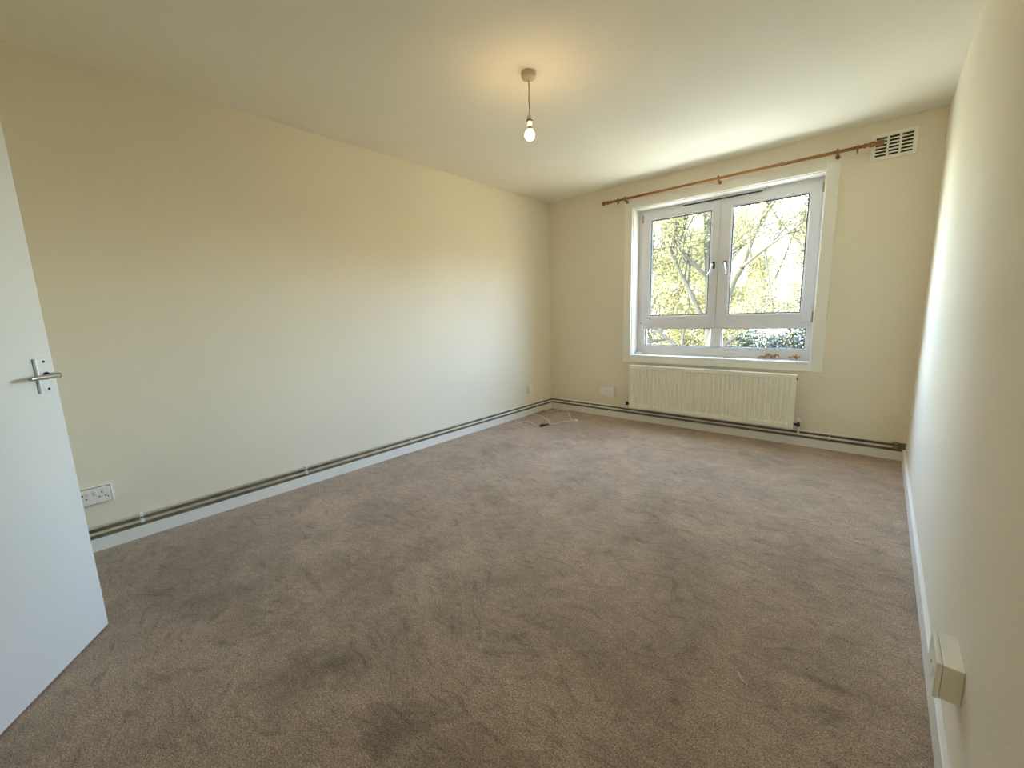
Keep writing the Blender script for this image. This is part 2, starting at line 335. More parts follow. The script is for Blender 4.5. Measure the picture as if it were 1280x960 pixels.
for i, (x0, x1, gx0, gx1) in enumerate(((S0, S1 - 0.004, 1.172, 1.731), (S1 + 0.004, S2, 1.917, 2.464))):
    gz0, gz1 = 1.099, 2.033
    s = ring_frame(x0, x1, Z1, Z2, gx0 - x0 - 0.012, x1 - gx1 - 0.012, gz0 - Z1 - 0.012, Z2 - gz1 - 0.012, FY, FY + 0.03, 0.004)
    # slanted glazing bead
    for (a, b_, c, d_) in (((gx0 - .013, gz0 - .013), (gx1 + .013, gz0 - .013), (gx1, gz0), (gx0, gz0)), ((gx1 + .013, gz0 - .013), (gx1 + .013, gz1 + .013), (gx1, gz1), (gx1, gz0)),
                           ((gx1 + .013, gz1 + .013), (gx0 - .013, gz1 + .013), (gx0, gz1), (gx1, gz1)), ((gx0 - .013, gz1 + .013), (gx0 - .013, gz0 - .013), (gx0, gz0), (gx0, gz1))):
        v = [s.verts.new((a[0], FY + .003, a[1])), s.verts.new((b_[0], FY + .003, b_[1])), s.verts.new((c[0], FY + .013, c[1])), s.verts.new((d_[0], FY + .013, d_[1]))]
        w_ = [s.verts.new((q.co.x, FY + .028, q.co.z)) for q in v]
        s.faces.new(v); s.faces.new((v[3], v[2], w_[2], w_[3])); s.faces.new((v[1], v[0], w_[0], w_[1]))
    sash = part('sash', s, 'upvc', win, label='left opening casement' if i == 0 else 'right opening casement')
    glazing(sash, gx0, gx1, gz0, gz1, FY + 0.006)
    # handle near the meeting edge
    hx = 1.773 if i == 0 else 1.872; sg = -1 if i == 0 else 1
    hz = 1.545
    hb = box((hx - 0.014, FY - 0.012, hz - 0.030), (hx + 0.014, FY + 0.002, hz + 0.030), 0.005)
    lathe([(0, 0.011), (0.02, 0.011), (0.032, 0.012), (0.036, 0.008)], (hx, FY - 0.010, hz + 0.010), (0, -1, 0), 14, bm=hb)
    part('handle_base', hb, 'dark_metal', sash)
    tip = Vector((hx + sg * (0.032 if i == 0 else 0.012), FY - 0.044, hz - 0.088))
    part('handle_lever', tube(smooth_path([(hx, FY - 0.040, hz + 0.014), (hx + sg * 0.004, FY - 0.046, hz - 0.02), (hx + sg * 0.014, FY - 0.048, hz - 0.055), tip], 5), [0.008 + 0.002 * math.sin(k / 5) for k in range(16)], 10), 'chrome', sash, True)
    # friction hinges at the outer corners
    ex = x0 - 0.010 if i == 0 else x1 + 0.010
    part('hinge', box((ex - 0.008, FY + 0.001, Z2 - 0.085), (ex + 0.008, FY + 0.012, Z2 - 0.012), 0.002), 'brass_dull', sash)
    part('hinge', box((ex - 0.008, FY + 0.001, Z1 - 0.006), (ex + 0.008, FY + 0.012, Z1 + (0.085 if i else 0.004)), 0.002), 'brass_dull', sash)
for (x0, x1) in ((1.121, 1.780), (1.865, 2.516)):
    fl = part('fixed_light_bead', ring_frame(x0 - 0.012, x1 + 0.012, 0.782, 0.977, 0.012, 0.012, 0.012, 0.012, FY + 0.004, FY + 0.030, 0.002), 'upvc', win)
    glazing(fl, x0, x1, 0.794, 0.965, FY + 0.010)
tv = part('trickle_vent', box((1.473, FY - 0.016, 2.126), (2.134, FY + 0.009, 2.139), 0.004), 'upvc', win)
part('vent_shadow', box((1.473, FY + 0.0, 2.1175), (2.134, FY + 0.0085, 2.1245)), 'hole_shadow_dark', tv)  # dark strip standing in for the shadow below the vent cover
part('vent_screw', lathe([(0, .004), (.003, .004)], (2.18, FY + 0.009, 2.132), (0, -1, 0), 10), 'dark_metal', tv)
part('vent_screw', lathe([(0, .004), (.003, .004)], (2.155, FY + 0.009, 2.133), (0, -1, 0), 10), 'dark_metal', tv)

# ------------------------------------------------------------------ door
E0 = Vector((0.81, 0.024, 0)); DU = Vector((0.8238, -0.5669, 0)); DN = Vector((0.5669, 0.8238, 0))   # free edge, towards hinge, room-side normal
door = struct(empty('door_1', (E0.x + DU.x * 0.762, E0.y + DU.y * 0.762, 0)), 'plain white flush door standing wide open')
def dp(u, n, z): return E0 + DU * u + DN * n + Vector((0, 0, z))
def dbox(u0, u1, n0, n1, z0, z1, bev=0.0):
    b = box((u0, n0, z0), (u1, n1, z1), bev)
    for v in b.verts: v.co = dp(*v.co)
    bmesh.ops.recalc_face_normals(b, faces=b.faces); return b
part('leaf', dbox(0, 0.762, -0.040, 0, 0.008, 1.985, 0.002), 'door_paint', door)
pl = part('handle_plate', dbox(0.031, 0.083, 0, 0.010, 0.940, 1.058, 0.003), 'plate_alloy', door, label='pale metal handle plate')
for z in (0.953, 1.046):
    part('screw', lathe([(0, .0042), (.0022, .0042)], dp(0.053, 0.0095, z), DN, 10), 'hole_shadow_dark', pl)
part('lever_neck', lathe([(0, .013), (.004, .013), (.006, .009), (.038, .0085)], dp(0.053, 0.010, 0.998), DN, 16), 'dark_metal', pl, True)
lv = smooth_path([dp(0.051, 0.026, 0.998), dp(0.052, 0.038, 0.998), dp(0.064, 0.047, 0.9985), dp(0.10, 0.048, 0.999), dp(0.135, 0.044, 0.999), dp(0.160, 0.040, 0.998)], 5)
part('lever', tube(lv, [0.0100 + 0.0012 * math.sin(k / len(lv) * PI) - 0.0055 * k / len(lv) for k in range(len(lv))], 12), 'handle_alloy', pl, True)
for z in (0.25, 1.0, 1.75):
    part('hinge', lathe([(-.04, .006), (.04, .006)], dp(0.764, 0.0, z), (0, 0, 1), 10), 'brass_dull', door)
bm = box((DX0 - 0.07, REAR, 0), (DX0, REAR + 0.016, DH + 0.075), 0.003); box((DX1, REAR, 0), (DX1 + 0.07, REAR + 0.016, DH + 0.075), 0.003, bm=bm); box((DX0, REAR, DH + 0.005), (DX1, REAR + 0.016, DH + 0.075), 0.003, bm=bm)
struct(obj('trim_1', bm, 'gloss_white'), 'white architrave of the doorway')

# ------------------------------------------------------------------ heating pipes and radiator
PO = 0.021
bm = box((0, REAR + 0.02, SH), (0.006, D, 0.131)); box((0.006, D - 0.006, SH), (W, D, 0.131), bm=bm)  # thin strip, darker than the wall paint, behind both pipes
struct(obj('trim_2', bm, 'pipe_strip_brown'), 'dark brown strip of wall behind the heating pipes')
def pipe(z, label):
    r = empty('heating_pipe', (PO, D - PO, z))
    tag(r, label, 'pipe', 'heating pipes above the skirting')
    part('pipe_run', tube([(PO, REAR + 0.03, z), (PO, D - PO - 0.04, z)] + [(PO + 0.04 * (1 - math.cos(a)), D - PO - 0.04 * (1 - math.sin(a)), z) for a in (0.4, 0.8, 1.2)] + [(PO + 0.04, D - PO, z), (W - 0.05, D - PO, z)], 0.0076, 12), 'pipe_paint', r, True)
    for y in (0.238, 1.122, 2.008, 2.896, 3.70):
        part('pipe_clip', box((0, y - 0.008, z - 0.0095), (PO + 0.009, y + 0.008, z + 0.0095), 0.003), 'clip_plastic', r)
    for x in (0.55, 2.75):
        part('pipe_clip', box((x - 0.008, D - PO - 0.009, z - 0.0095), (x + 0.008, D, z + 0.0095), 0.003), 'clip_plastic', r)
    part('elbow', lathe([(0, .0085), (0, .0115), (.03, .0115), (.03, .0085)], (W - 0.075, D - PO, z), (1, 0, 0), 12), 'brass_dull', r, True)
    return r
pipe(0.132, 'thin painted heating pipe, upper of the two along the skirting')
pipe(0.099, 'thin painted heating pipe, lower of the two along the skirting')

RX0, RX1, RZ0, RZ1, RY = 1.070, 2.510, 0.155, 0.606, D - 0.10
rad = empty('radiator', (1.79, D, 0)); tag(rad, 'long cream panel radiator with vertical flutes under the window', 'radiator')
def fluted_panel():
    b = bmesh.new(); n = 37; pitch = (RX1 - RX0 - 0.05) / n
    prof = [(RX0, 0.0)]
    for k in range(n):
        x = RX0 + 0.025 + k * pitch
        prof += [(x + pitch * 0.06, 0.0), (x + pitch * 0.26, 0.012), (x + pitch * 0.56, 0.012), (x + pitch * 0.80, 0.0)]
    prof.append((RX1, 0.0))
    levels = [(RZ0, 0), (RZ0 + 0.030, 0), (RZ0 + 0.046, 1), (RZ1 - 0.050, 1), (RZ1 - 0.036, 0), (RZ1 - 0.006, 0)]
    rows = [[b.verts.new((x, RY + d * on, z)) for x, d in prof] for z, on in levels]
    rows.append([b.verts.new((x, RY + 0.006, RZ1)) for x, d in prof])
    rows.append([b.verts.new((x, RY + 0.022, RZ1)) for x, d in prof])
    rows.insert(0, [b.verts.new((x, RY + 0.022, RZ0 + 0.002)) for x, d in prof])
    for a, c in zip(rows, rows[1:]):
        for k in range(len(prof) - 1): b.faces.new((a[k], a[k + 1], c[k + 1], c[k]))
    box((RX0 + 0.001, RY + 0.0135, RZ0 + 0.003), (RX1 - 0.001, RY + 0.024, RZ1 - 0.002), bm=b)
    return b
part('panel', fluted_panel(), 'radiator_enamel', rad)
fins = bmesh.new()
for k in range(48):
    x = RX0 + 0.03 + k * (RX1 - RX0 - 0.06) / 47
    box((x - 0.001, RY + 0.024, RZ0 + 0.03), (x + 0.001, RY + 0.06, RZ1 - 0.03), bm=fins)
f_ = part('convector_fins', fins, 'radiator_enamel', rad); f_['kind'] = 'stuff'
for x in (RX0 + 0.2, RX1 - 0.2):
    part('wall_bracket', box((x - 0.015, RY + 0.024, RZ0 + 0.02), (x + 0.015, D - 0.0015, RZ1 - 0.06), 0.002), 'radiator_enamel', rad)
part('bleed_plug', lathe([(0, .011), (.006, .011), (.006, .006), (.010, .006)], (RX1 - 0.002, RY + 0.014, RZ1 - 0.035), (1, 0, 0), 12), 'dark_metal', rad)
for i, (vx, s, zp) in enumerate(((1.030, 1, 0.132), (2.543, -1, 0.099))):
    vy = D - 0.066
    v = part('valve', lathe([(-.018, .008), (-.016, .0125), (-.004, .0125), (0, .011), (.018, .0115), (.020, .009)], (vx, vy, 0.190), (0, 0, 1), 16), 'dark_metal', rad, True, label='tarnished radiator valve')
    part('valve_tail', lathe([(0, .010), (.012, .0115), (.022, .0115), (.024, .008), (.046, .008)], (vx, vy, 0.190), (s, 0, 0), 12), 'dark_metal', v, True)
    part('valve_cap', lathe([(0, .010), (.004, .0135), (.03, .012), (.036, .006)], (vx, vy, 0.210), (0, 0, 1), 16), 'clip_plastic', v, True, label='white plastic valve cap')
    part('feed_pipe', tube([(vx, vy, 0.176), (vx, vy, zp + 0.03), (vx, vy + 0.010, zp + 0.0175), (vx, D - PO, zp + 0.0165)], 0.0078, 10), 'pipe_paint', v, True)
    if i == 0: part('drain_eye', torus((vx + 0.012, vy - 0.004, 0.262), (1, 0.4, 0), 0.011, 0.003, 16, 6), 'chrome', v, True)
# loose wire under the radiator
cw = obj('bell_wire', tube(smooth_path([(1.72, D - 0.034, 0.070 + 0.006), (1.80, D - 0.030, 0.083), (1.93, D - 0.028, 0.078), (2.02, D - 0.03, 0.080), (2.12, D - 0.033, 0.0765)], 6), 0.0028, 8), 'flex_plastic', smooth=True)
tag(cw, 'thin loose wire lying on the skirting under the radiator', 'wire')

# ------------------------------------------------------------------ curtain pole, rings
PY, PZ = D - 0.070, 2.243
pole = empty('curtain_pole', (1.82, D, PZ)); tag(pole, 'brown wooden curtain pole above the window', 'curtain pole')
part('rod', tube([(0.83, PY, PZ), (2.79, PY, PZ)], 0.0115, 16), 'pole_wood', pole, True)
fin = [(0, .0135), (.004, .017), (.010, .017), (.013, .012), (.022, .011), (.036, .0175), (.052, .019), (.060, .014), (.068, .012), (.074, .018), (.090, .0215), (.104, .018), (.112, .007)]
part('finial', lathe(fin, (0.835, PY, PZ), (-1, 0, 0), 18), 'pole_wood', pole, True)
part('finial', lathe(fin, (2.785, PY, PZ), (1, 0, 0), 18), 'pole_wood', pole, True)
for x in (0.982, 1.837, 2.640):
    br = part('bracket', torus((x, PY, PZ), (1, 0, 0), 0.0185, 0.0065, 20, 8), 'pole_wood', pole, True)
    part('bracket_arm', tube([(x, PY + 0.016, PZ - 0.012), (x, PY + 0.035, PZ - 0.022), (x, D - 0.008, PZ - 0.024)], [0.008, 0.010, 0.012], 12), 'pole_wood', br, True)
    part('bracket_foot', lathe([(0, .0145), (.006, .0145), (.010, .011)], (x, D - 0.001 - (CT if CX0 < x < CX1 else 0), PZ - 0.024), (0, -1, 0), 18), 'pole_wood', br, True)
    part('bracket_screw', lathe([(0, .006), (.004, .005)], (x, PY - 0.002, PZ - 0.0235), (0, 0.3, -1), 10), 'dark_metal', br)
for x, l in ((0.905, 'small wooden curtain ring on the pole left of the window'), (2.752, 'small wooden curtain ring on the pole beside the air vent')):
    rg = empty('curtain_ring', (x, PY, PZ)); tag(rg, l, 'curtain ring', 'curtain rings left on the pole')
    part('ring', torus((x, PY, PZ - 0.008), (1, 0.05, 0), 0.0215, 0.0055, 24, 8), 'pole_wood', rg, True)
    part('eyelet', torus((x, PY, PZ - 0.038), (0, 1, 0), 0.0045, 0.0013, 12, 6), 'brass_dull', rg, True)

# ------------------------------------------------------------------ air vent on the window wall
vent = empty('air_vent', (2.943, D, 2.228)); tag(vent, 'cream plastic louvred air vent high on the window wall', 'vent')
VX0, VX1, VZ0, VZ1 = 2.822, 3.066, 2.142, 2.315
GX0, GX1, GZ0, GZ1 = 2.848, 3.040, 2.166, 2.290
part('backing', box((GX0 - 0.004, D - 0.002, GZ0 - 0.004), (GX1 + 0.004, D, GZ1 + 0.004)), 'hole_shadow_dark', vent)
part('frame', ring_frame(VX0, VX1, VZ0, VZ1, GX0 - VX0, VX1 - GX1, GZ0 - VZ0, VZ1 - GZ1, D - 0.016, D, 0.004), 'vent_plastic', vent)
for k in (1, 2):
    x = GX0 + (GX1 - GX0) * k / 3
    part('divider', box((x - 0.0065, D - 0.013, GZ0), (x + 0.0065, D - 0.002, GZ1), 0.001), 'vent_plastic', vent)
sl_t = 0.0095; sl_s = (GZ1 - GZ0 - 5 * sl_t) / 6
for k in range(1, 6):
    z = GZ0 + sl_s * k + sl_t * (k - 0.5)
    b = box((GX0, D - 0.009, z - sl_t / 2), (GX1, D - 0.002, z + sl_t / 2), 0.001)
    part('slat', b, 'vent_plastic', vent)

# ------------------------------------------------------------------ pendant lamp
LX, LY = 1.486, 1.896
lamp = empty('pendant_lamp', (LX, LY, H)); tag(lamp, 'bare lit bulb hanging on a short flex from the ceiling', 'lamp')
part('ceiling_rose', lathe([(0, .036), (.002, .038), (.008, .0385), (.027, .036), (.031, .032), (.032, .010), (.037, .007)], (LX, LY, H), (0, 0, -1), 32), 'rose_plastic', lamp, True)
part('flex', tube(smooth_path([(LX, LY, H - 0.030), (LX + 0.001, LY, H - 0.09), (LX - 0.002, LY, H - 0.13), (LX + 0.002, LY, H - 0.17), (LX - 0.001, LY, H - 0.207)], 5), 0.0032, 8), 'flex_plastic', lamp, True)
hold = part('lamp_holder', lathe([(0, .004), (.004, .009), (.014, .0125), (.030, .0135), (.031, .012), (.060, .0135)], (LX, LY, H - 0.200), (0, 0, -1), 20), 'socket_plastic', lamp, True)
part('holder_ring', lathe([(0, .0135), (.001, .0165), (.006, .0165), (.007, .0135)], (LX, LY, H - 0.229), (0, 0, -1), 20), 'black_plastic', hold, True)
part('bulb_cap', lathe([(0, .0105), (.004, .0125), (.016, .0125), (.020, .0150), (.024, .0160), (.027, .0150)], (LX, LY, H - 0.252), (0, 0, -1), 20), 'rose_plastic', lamp, True)
bulb_prof = [(0, .0140), (.004, .0175), (.012, .0230), (.022, .0255), (.032, .0245), (.041, .0195), (.047, .0120), (.0495, .0)]
part('bulb', lathe(bulb_prof, (LX, LY, H - 0.2785), (0, 0, -1), 24), 'bulb_glow', lamp, True, label='glowing warm white bulb')

# ------------------------------------------------------------------ sockets and boxes
def plate(name, label, cat, root_loc): 
    r = empty(name, root_loc); tag(r, label, cat); return r
s1 = plate('double_socket', 'cream double power socket on the long wall beside the door', 'socket', (0, 0.075, 0.30))
Y0, Y1, Za, Zb = -0.004, 0.148, 0.252, 0.346
part('back_box', box((0, Y0, Za), (0.016, Y1, Zb), 0.003), 'socket_plastic', s1)
part('groove_shadow', box((0.0155, Y0 + 0.006, Za + 0.004), (0.0168, Y1 - 0.008, Zb - 0.004)), 'hole_shadow_dark', s1)  # dark slab draws the inset shadow line round the face plate
fp = part('face_plate', box((0.0168, Y0 + 0.008, Za + 0.006), (0.024, Y1 - 0.010, Zb - 0.006), 0.003), 'socket_plastic', s1)
for cy in (0.035, 0.107):
    for (dy, dz, wy, wz) in ((0, 0.014, .005, .009), (-0.012, -0.008, .008, .005), (0.012, -0.008, .008, .005)):
        part('pin_hole', box((0.0235, cy + dy - wy / 2, 0.299 + dz - wz / 2), (0.0246, cy + dy + wy / 2, 0.299 + dz + wz / 2)), 'hole_shadow_dark', fp)
for cy in (0.058, 0.083):
    part('rocker_switch', box((0.023, cy - 0.0055, 0.303), (0.0275, cy + 0.0055, 0.324), 0.0015), 'socket_plastic', fp)
part('screw', lathe([(0, .003), (.001, .003)], (0.0238, 0.128, 0.284), (1, 0, 0), 10), 'dark_metal', fp)

s2 = plate('blank_plate', 'small white plate low on the long wall near the corner', 'socket', (0, 3.672, 0.297))
part('back_box', box((0, 3.632, 0.254), (0.012, 3.712, 0.338), 0.003), 'wall_paint', s2)
part('face_plate', box((0.012, 3.635, 0.257), (0.018, 3.709, 0.335), 0.0025), 'socket_plastic', s2)

s3 = plate('telephone_socket', 'smaller of the two white boxes between corner and radiator', 'socket', (0.722, D, 0.285))
part('back_box', box((0.684, D - 0.018, 0.246), (0.764, D, 0.322), 0.003), 'socket_plastic', s3)
part('face_plate', box((0.686, D - 0.024, 0.248), (0.762, D - 0.018, 0.320), 0.002), 'socket_plastic', s3)
s4 = plate('junction_box', 'larger and thicker white box beside the radiator valve', 'socket', (0.812, D, 0.285))
part('back_box', box((0.766, D - 0.034, 0.232), (0.862, D, 0.340), 0.004), 'socket_plastic', s4)
part('face_plate', box((0.768, D - 0.042, 0.234), (0.860, D - 0.034, 0.338), 0.003), 'socket_plastic', s4)
for z in (0.286,):
    for x in (0.778, 0.850): part('screw', lathe([(0, .0028), (.001, .0028)], (x, D - 0.042, z), (0, -1, 0), 10), 'dark_metal', s4)

s5 = plate('surface_socket_box', 'cream plastic box standing off the right wall above the skirting', 'socket', (W, 1.334, 0.285))
part('back_box', box((W - 0.036, 1.267, 0.241), (W, 1.401, 0.329), 0.0025), 'spur_plastic', s5)
fp = part('face_plate', box((W - 0.047, 1.266, 0.240), (W - 0.0365, 1.402, 0.330), 0.003), 'spur_plastic', s5)
part('screw', lathe([(0, .0045), (.0015, .0045)], (W - 0.0468, 1.334, 0.285), (-1, 0, 0), 12), 'chrome', fp)
part('screw_recess', lathe([(0, .0022), (.0017, .0022)], (W - 0.0468, 1.334, 0.285), (-1, 0, 0), 8), 'hole_shadow_dark', fp)
part('switch', box((W - 0.049, 1.295, 0.272), (W - 0.0465, 1.312, 0.298), 0.001), 'spur_plastic', fp)

# ------------------------------------------------------------------ loose cable in the far corner
cab = empty('aerial_cable', (0.45, 3.34, 0)); tag(cab, 'loose white cable with black connector lying in the carpet corner', 'cable')
cr = 0.0038
part('cord', tube(smooth_path([(0.022, 3.38, cr + .001), (0.075, 3.32, cr), (0.146, 3.285, cr), (0.183, 3.375, cr), (0.25, 3.37, cr), (0.306, 3.331, cr), (0.38, 3.30, cr), (0.43, 3.289, 0.008)], 6), cr, 8), 'cable_white', cab, True)
part('cord', tube(smooth_path([(0.022, 3.39, cr), (0.024, 3.52, cr), (0.03, 3.66, cr), (0.145, 3.665, cr), (0.31, 3.58, cr), (0.407, 3.492, cr), (0.46, 3.41, 0.008)], 6), cr, 8), 'cable_white', cab, True)
part('cord', tube(smooth_path([(0.462, 3.40, 0.009), (0.495, 3.501, cr), (0.52, 3.599, cr), (0.585, 3.67, cr), (0.612, 3.715, cr), (0.585, 3.745, cr), (0.52, 3.74, cr), (0.40, 3.88, cr), (0.27, 4.035, cr), (0.20, 4.05, cr), (0.12, 4.06, cr), (0.05, 4.05, cr), (0.028, 3.97, cr), (0.05, 3.90, cr), (0.10, 3.90, cr), (0.138, 3.965, cr + .006), (0.150, 4.04, cr)], 6), cr, 8), 'cable_white', cab, True)
cn = part('connector', tube([(0.430, 3.290, 0.012), (0.435, 3.305, 0.014), (0.446, 3.345, 0.014), (0.449, 3.351, 0.012)], [0.007, 0.0135, 0.0135, 0.008], 12), 'black_plastic', cab, True, label='black inline connector')
part('collar', tube([(0.449, 3.355, 0.012), (0.464, 3.405, 0.011)], [0.0085, 0.007], 12), 'black_plastic', cn, True)
# joint hook in the cord's right bend
part('joint', lathe([(0, .006), (.03, .006)], (0.596, 3.70, 0.006), (0.3, 0.9, 0), 10), 'cable_white', cab, True)

# ------------------------------------------------------------------ dried leaves, packer on the sill, thread on the carpet
random.seed(4)
SZ = OZ0 + 0.016
def leaf_mesh(L, w, curl, seed):
    rnd = random.Random(seed); b = bmesh.new(); n = 6; rows_ = []
    for i in range(n + 1):
        t = i / n; hw = w * math.sin(PI * min(1, t * 0.96 + 0.03)) ** 0.8; zc = curl * (math.sin(PI * t)) + rnd.uniform(0, .002)
        rows_.append([b.verts.new((t * L - L / 2, s * hw, zc + (abs(s) * curl * 0.7) + rnd.uniform(-.001, .001) + 0.001)) for s in (-1, -0.5, 0, 0.5, 1)])
    for a, c in zip(rows_, rows_[1:]):
        for k in range(4): b.faces.new((a[k], c[k], c[k + 1], a[k + 1]))
    r = bmesh.ops.solidify(b, geom=list(b.faces), thickness=0.0009)
    return b
leaf_data = [(2.22, 0.10, .055, .017), (2.245, .30, .05, .015), (2.27, .07, .06, .018), (2.295, .2, .055, .016), (2.315, -.1, .05, .017), (2.335, .15, .045, .014), (2.265, -.2, .05, .017), (2.455, .1, .06, .018), (2.475, .25, .05, .016), (2.445, -.15, .05, .016)]
for i, (x, a, L_, w_) in enumerate(leaf_data):
    o = obj('dried_leaf', leaf_mesh(L_, w_ * 1.25, 0.012 + 0.006 * (i % 3), i), 'dry_leaf', smooth=True)
    o.location = (x, D + 0.052 + 0.012 * (i % 3), SZ + 0.006 + (0.014 if i in (3, 6, 9) else 0)); o.rotation_euler = (random.uniform(-.5, .5), random.uniform(-.3, .3), a * 6)
    if i < 7: tag(o, 'curled brown dried leaf in the bigger heap on the window sill', 'leaf', 'dried leaves in the bigger heap on the sill')
    else: tag(o, 'curled brown dried leaf in the small heap at the sill corner', 'leaf', 'dried leaves in the small heap at the sill corner')
o = obj('dried_leaf', leaf_mesh(0.05, 0.012, 0.004, 33), 'dry_leaf', smooth=True); o.location = (1.955, D + 0.012, SZ + 0.0015); o.rotation_euler = (0, 0, 0.2)
tag(o, 'single flat brown leaf scrap at the middle of the sill', 'leaf')
pk = obj('plastic_packer', box((OX0 + 0.014, D + 0.06, SZ), (OX0 + 0.082, FY - 0.004, SZ + 0.022), 0.004), 'upvc')
tag(pk, 'small white plastic block at the left end of the window sill', 'block')
th = obj('carpet_scrap', tube(smooth_path([(2.737, 1.330, 0.002), (2.742, 1.318, 0.005), (2.750, 1.305, 0.004), (2.762, 1.296, 0.005), (2.772, 1.297, 0.002)], 4), [0.0015 + 0.0016 * math.sin(k / 16 * PI) for k in range(17)], 6), 'thread', smooth=True)
tag(th, 'tiny pale shred of fluff lying on the carpet', 'scrap')

# ------------------------------------------------------------------ outside: ground, house, trees
GZ = -4.2
mat('bounce_paving', (0.45, 0.42, 0.33), 0.9, noise_scale=1.5, var=0.12)
pv = obj('bounce_terrace', box((-22, D + TW + 0.02, GZ), (24, D + 14, GZ + 0.02)), 'bounce_paving'); struct(pv, 'pale paved yard added below the window to bounce daylight up')  # added as a pale reflector, throws daylight up onto the ceiling
mat('sky_blocker_tan', (0.36, 0.28, 0.18), 0.9, noise_scale=3, var=0.2)  # tan colour used only on the added blocking wall
struct(obj('wall_sky_blocker', box((8.6, D + TW + 0.02, GZ), (9.0, D + 16, 3.3)), 'sky_blocker_tan'), 'unseen wall added to the right outside to block low sky light')  # added out of view to cut oblique sky light on the left wall
gr = obj('ground', box((-70, D + TW + 0.02, GZ - 0.3), (60, 110, GZ)), 'grass'); struct(gr, 'lawn far below the window')

def house(cx, y0, label):
    r = empty('house', (cx, y0, GZ)); tag(r, label, 'house')
    hw, ev, ap = 2.4, 3.3, 6.45
    b = bmesh.new()
    f = [b.verts.new(p) for p in ((cx - hw, y0, GZ), (cx + hw, y0, GZ), (cx + hw, y0, ev), (cx, y0, ap), (cx - hw, y0, ev))]
    k = [b.verts.new((v.co.x, y0 + 6, v.co.z)) for v in f]
    b.faces.new(f); b.faces.new(k[::-1])
    for i in range(5): b.faces.new((f[i], k[i], k[(i + 1) % 5], f[(i + 1) % 5]))
    part('gable_wall', b, 'render_white', r)
    part('main_wall', box((cx - 9, y0 + 2.0, GZ), (cx + 9, y0 + 8, 3.2)), 'render_white', r)
    for s in (-1, 1):
        n = Vector((s * (ap - ev), 0, hw)).normalized(); b = bmesh.new()
        a = Vector((cx, y0 - 0.3, ap)); e = Vector((cx + s * (hw + 0.35), y0 - 0.3, ev - 0.35 * (ap - ev) / hw))
        vs_ = [a, e, e + Vector((0, 6, 0)), a + Vector((0, 6, 0))]
        lo = [b.verts.new(v + n * 0.02) for v in vs_]; hi = [b.verts.new(v + n * 0.16) for v in vs_]
        b.faces.new(lo[::-1]); b.faces.new(hi)
        for i in range(4): b.faces.new((lo[i], lo[(i + 1) % 4], hi[(i + 1) % 4], hi[i]))
        bmesh.ops.recalc_face_normals(b, faces=b.faces); part('gable_roof_slope', b, 'slate', r)
    b = bmesh.new()
    pts = [(cx - 9.3, y0 + 1.6, 2.95), (cx + 9.3, y0 + 1.6, 2.95), (cx + 9.3, y0 + 5, 6.5), (cx - 9.3, y0 + 5, 6.5)]
    lo = [b.verts.new(p) for p in pts]; hi = [b.verts.new((p[0], p[1] - .1, p[2] + .12)) for p in pts]
    b.faces.new(lo[::-1]); b.faces.new(hi)
    for i in range(4): b.faces.new((lo[i], lo[(i + 1) % 4], hi[(i + 1) % 4], hi[i]))
    bmesh.ops.recalc_face_normals(b, faces=b.faces); part('main_roof', b, 'slate', r)
    part('chimney', box((cx - 5.2, y0 + 4.6, 5.8), (cx - 4.4, y0 + 5.4, 7.6)), 'render_white', r)
    for (wx, wz) in ((cx - 6, 0.4), (cx + 5.5, 0.4), (cx - 6, -2.6), (cx + 5.5, -2.6)):
        w = part('window', ring_frame(wx - .7, wx + .7, wz - .7, wz + .7, .08, .08, .08, .08, y0 + 1.93, y0 + 2.02, 0), 'upvc', r)
        part('pane', box((wx - .62, y0 + 1.97, wz - .62), (wx + .62, y0 + 2.0, wz + .62)), 'house_glass', w)
house(-1.45, D + 22, 'white rendered house with a steep slate gable beyond the trees')

class TreeGen:
    def __init__(s, seed): s.r = random.Random(seed); s.wood = bmesh.new(); s.tw = bmesh.new(); s.tips = []; s.spots = []
    def limb(s, pts, r0, r1, level, spread=1.0, kids=True):
        pts = smooth_path(pts, 5); n = len(pts); rad = [r0 + (r1 - r0) * k / (n - 1) for k in range(n)]
        tube(pts, rad, 8 if r0 > .04 else 5, bm=s.wood if r0 > 0.02 else s.tw, cap=False)
        if kids: s.kids(pts, rad, level, spread)
    def kids(s, pts, rad, level, spread):
        L = sum((a - b).length for a, b in zip(pts, pts[1:])); n = len(pts)
        cnt = {0: 9, 1: 8, 2: 7}.get(level, 0)
        for k in range(cnt):
            t = 0.25 + 0.75 * (k + s.r.random()) / cnt; i = min(n - 2, int(t * (n - 1)))
            p = pts[i]; d = (pts[i + 1] - pts[i]).normalized()
            side = Vector((s.r.uniform(-1, 1), s.r.uniform(-1, 1), s.r.uniform(-.5, .9))); side = (side - d * side.dot(d)).normalized()
            dir_ = (d * s.r.uniform(.35, .9) + side * s.r.uniform(.6, 1.1)).normalized()
            ln = L * s.r.uniform(.28, .6) * (1.1 - .5 * t) * spread
            ln = max(ln, .22); q = p.copy(); path = [q.copy()]
            for _ in range(4):
                dir_ = (dir_ + Vector((s.r.uniform(-.28, .28), s.r.uniform(-.28, .28), s.r.uniform(-.22, .32)))).normalized()
                q = q + dir_ * ln / 4; path.append(q.copy())
            ra = min(rad[i] * .62, .05); rb = ra * .3
            ra = max(ra, .004); rb = max(rb, .0025)
            if level < 2: s.limb(path, ra, rb, level + 1, spread)
            else:
                tube(path, [ra + (rb - ra) * j / 4 for j in range(5)], 3, bm=s.tw, cap=False)
                s.spots += path[1:]
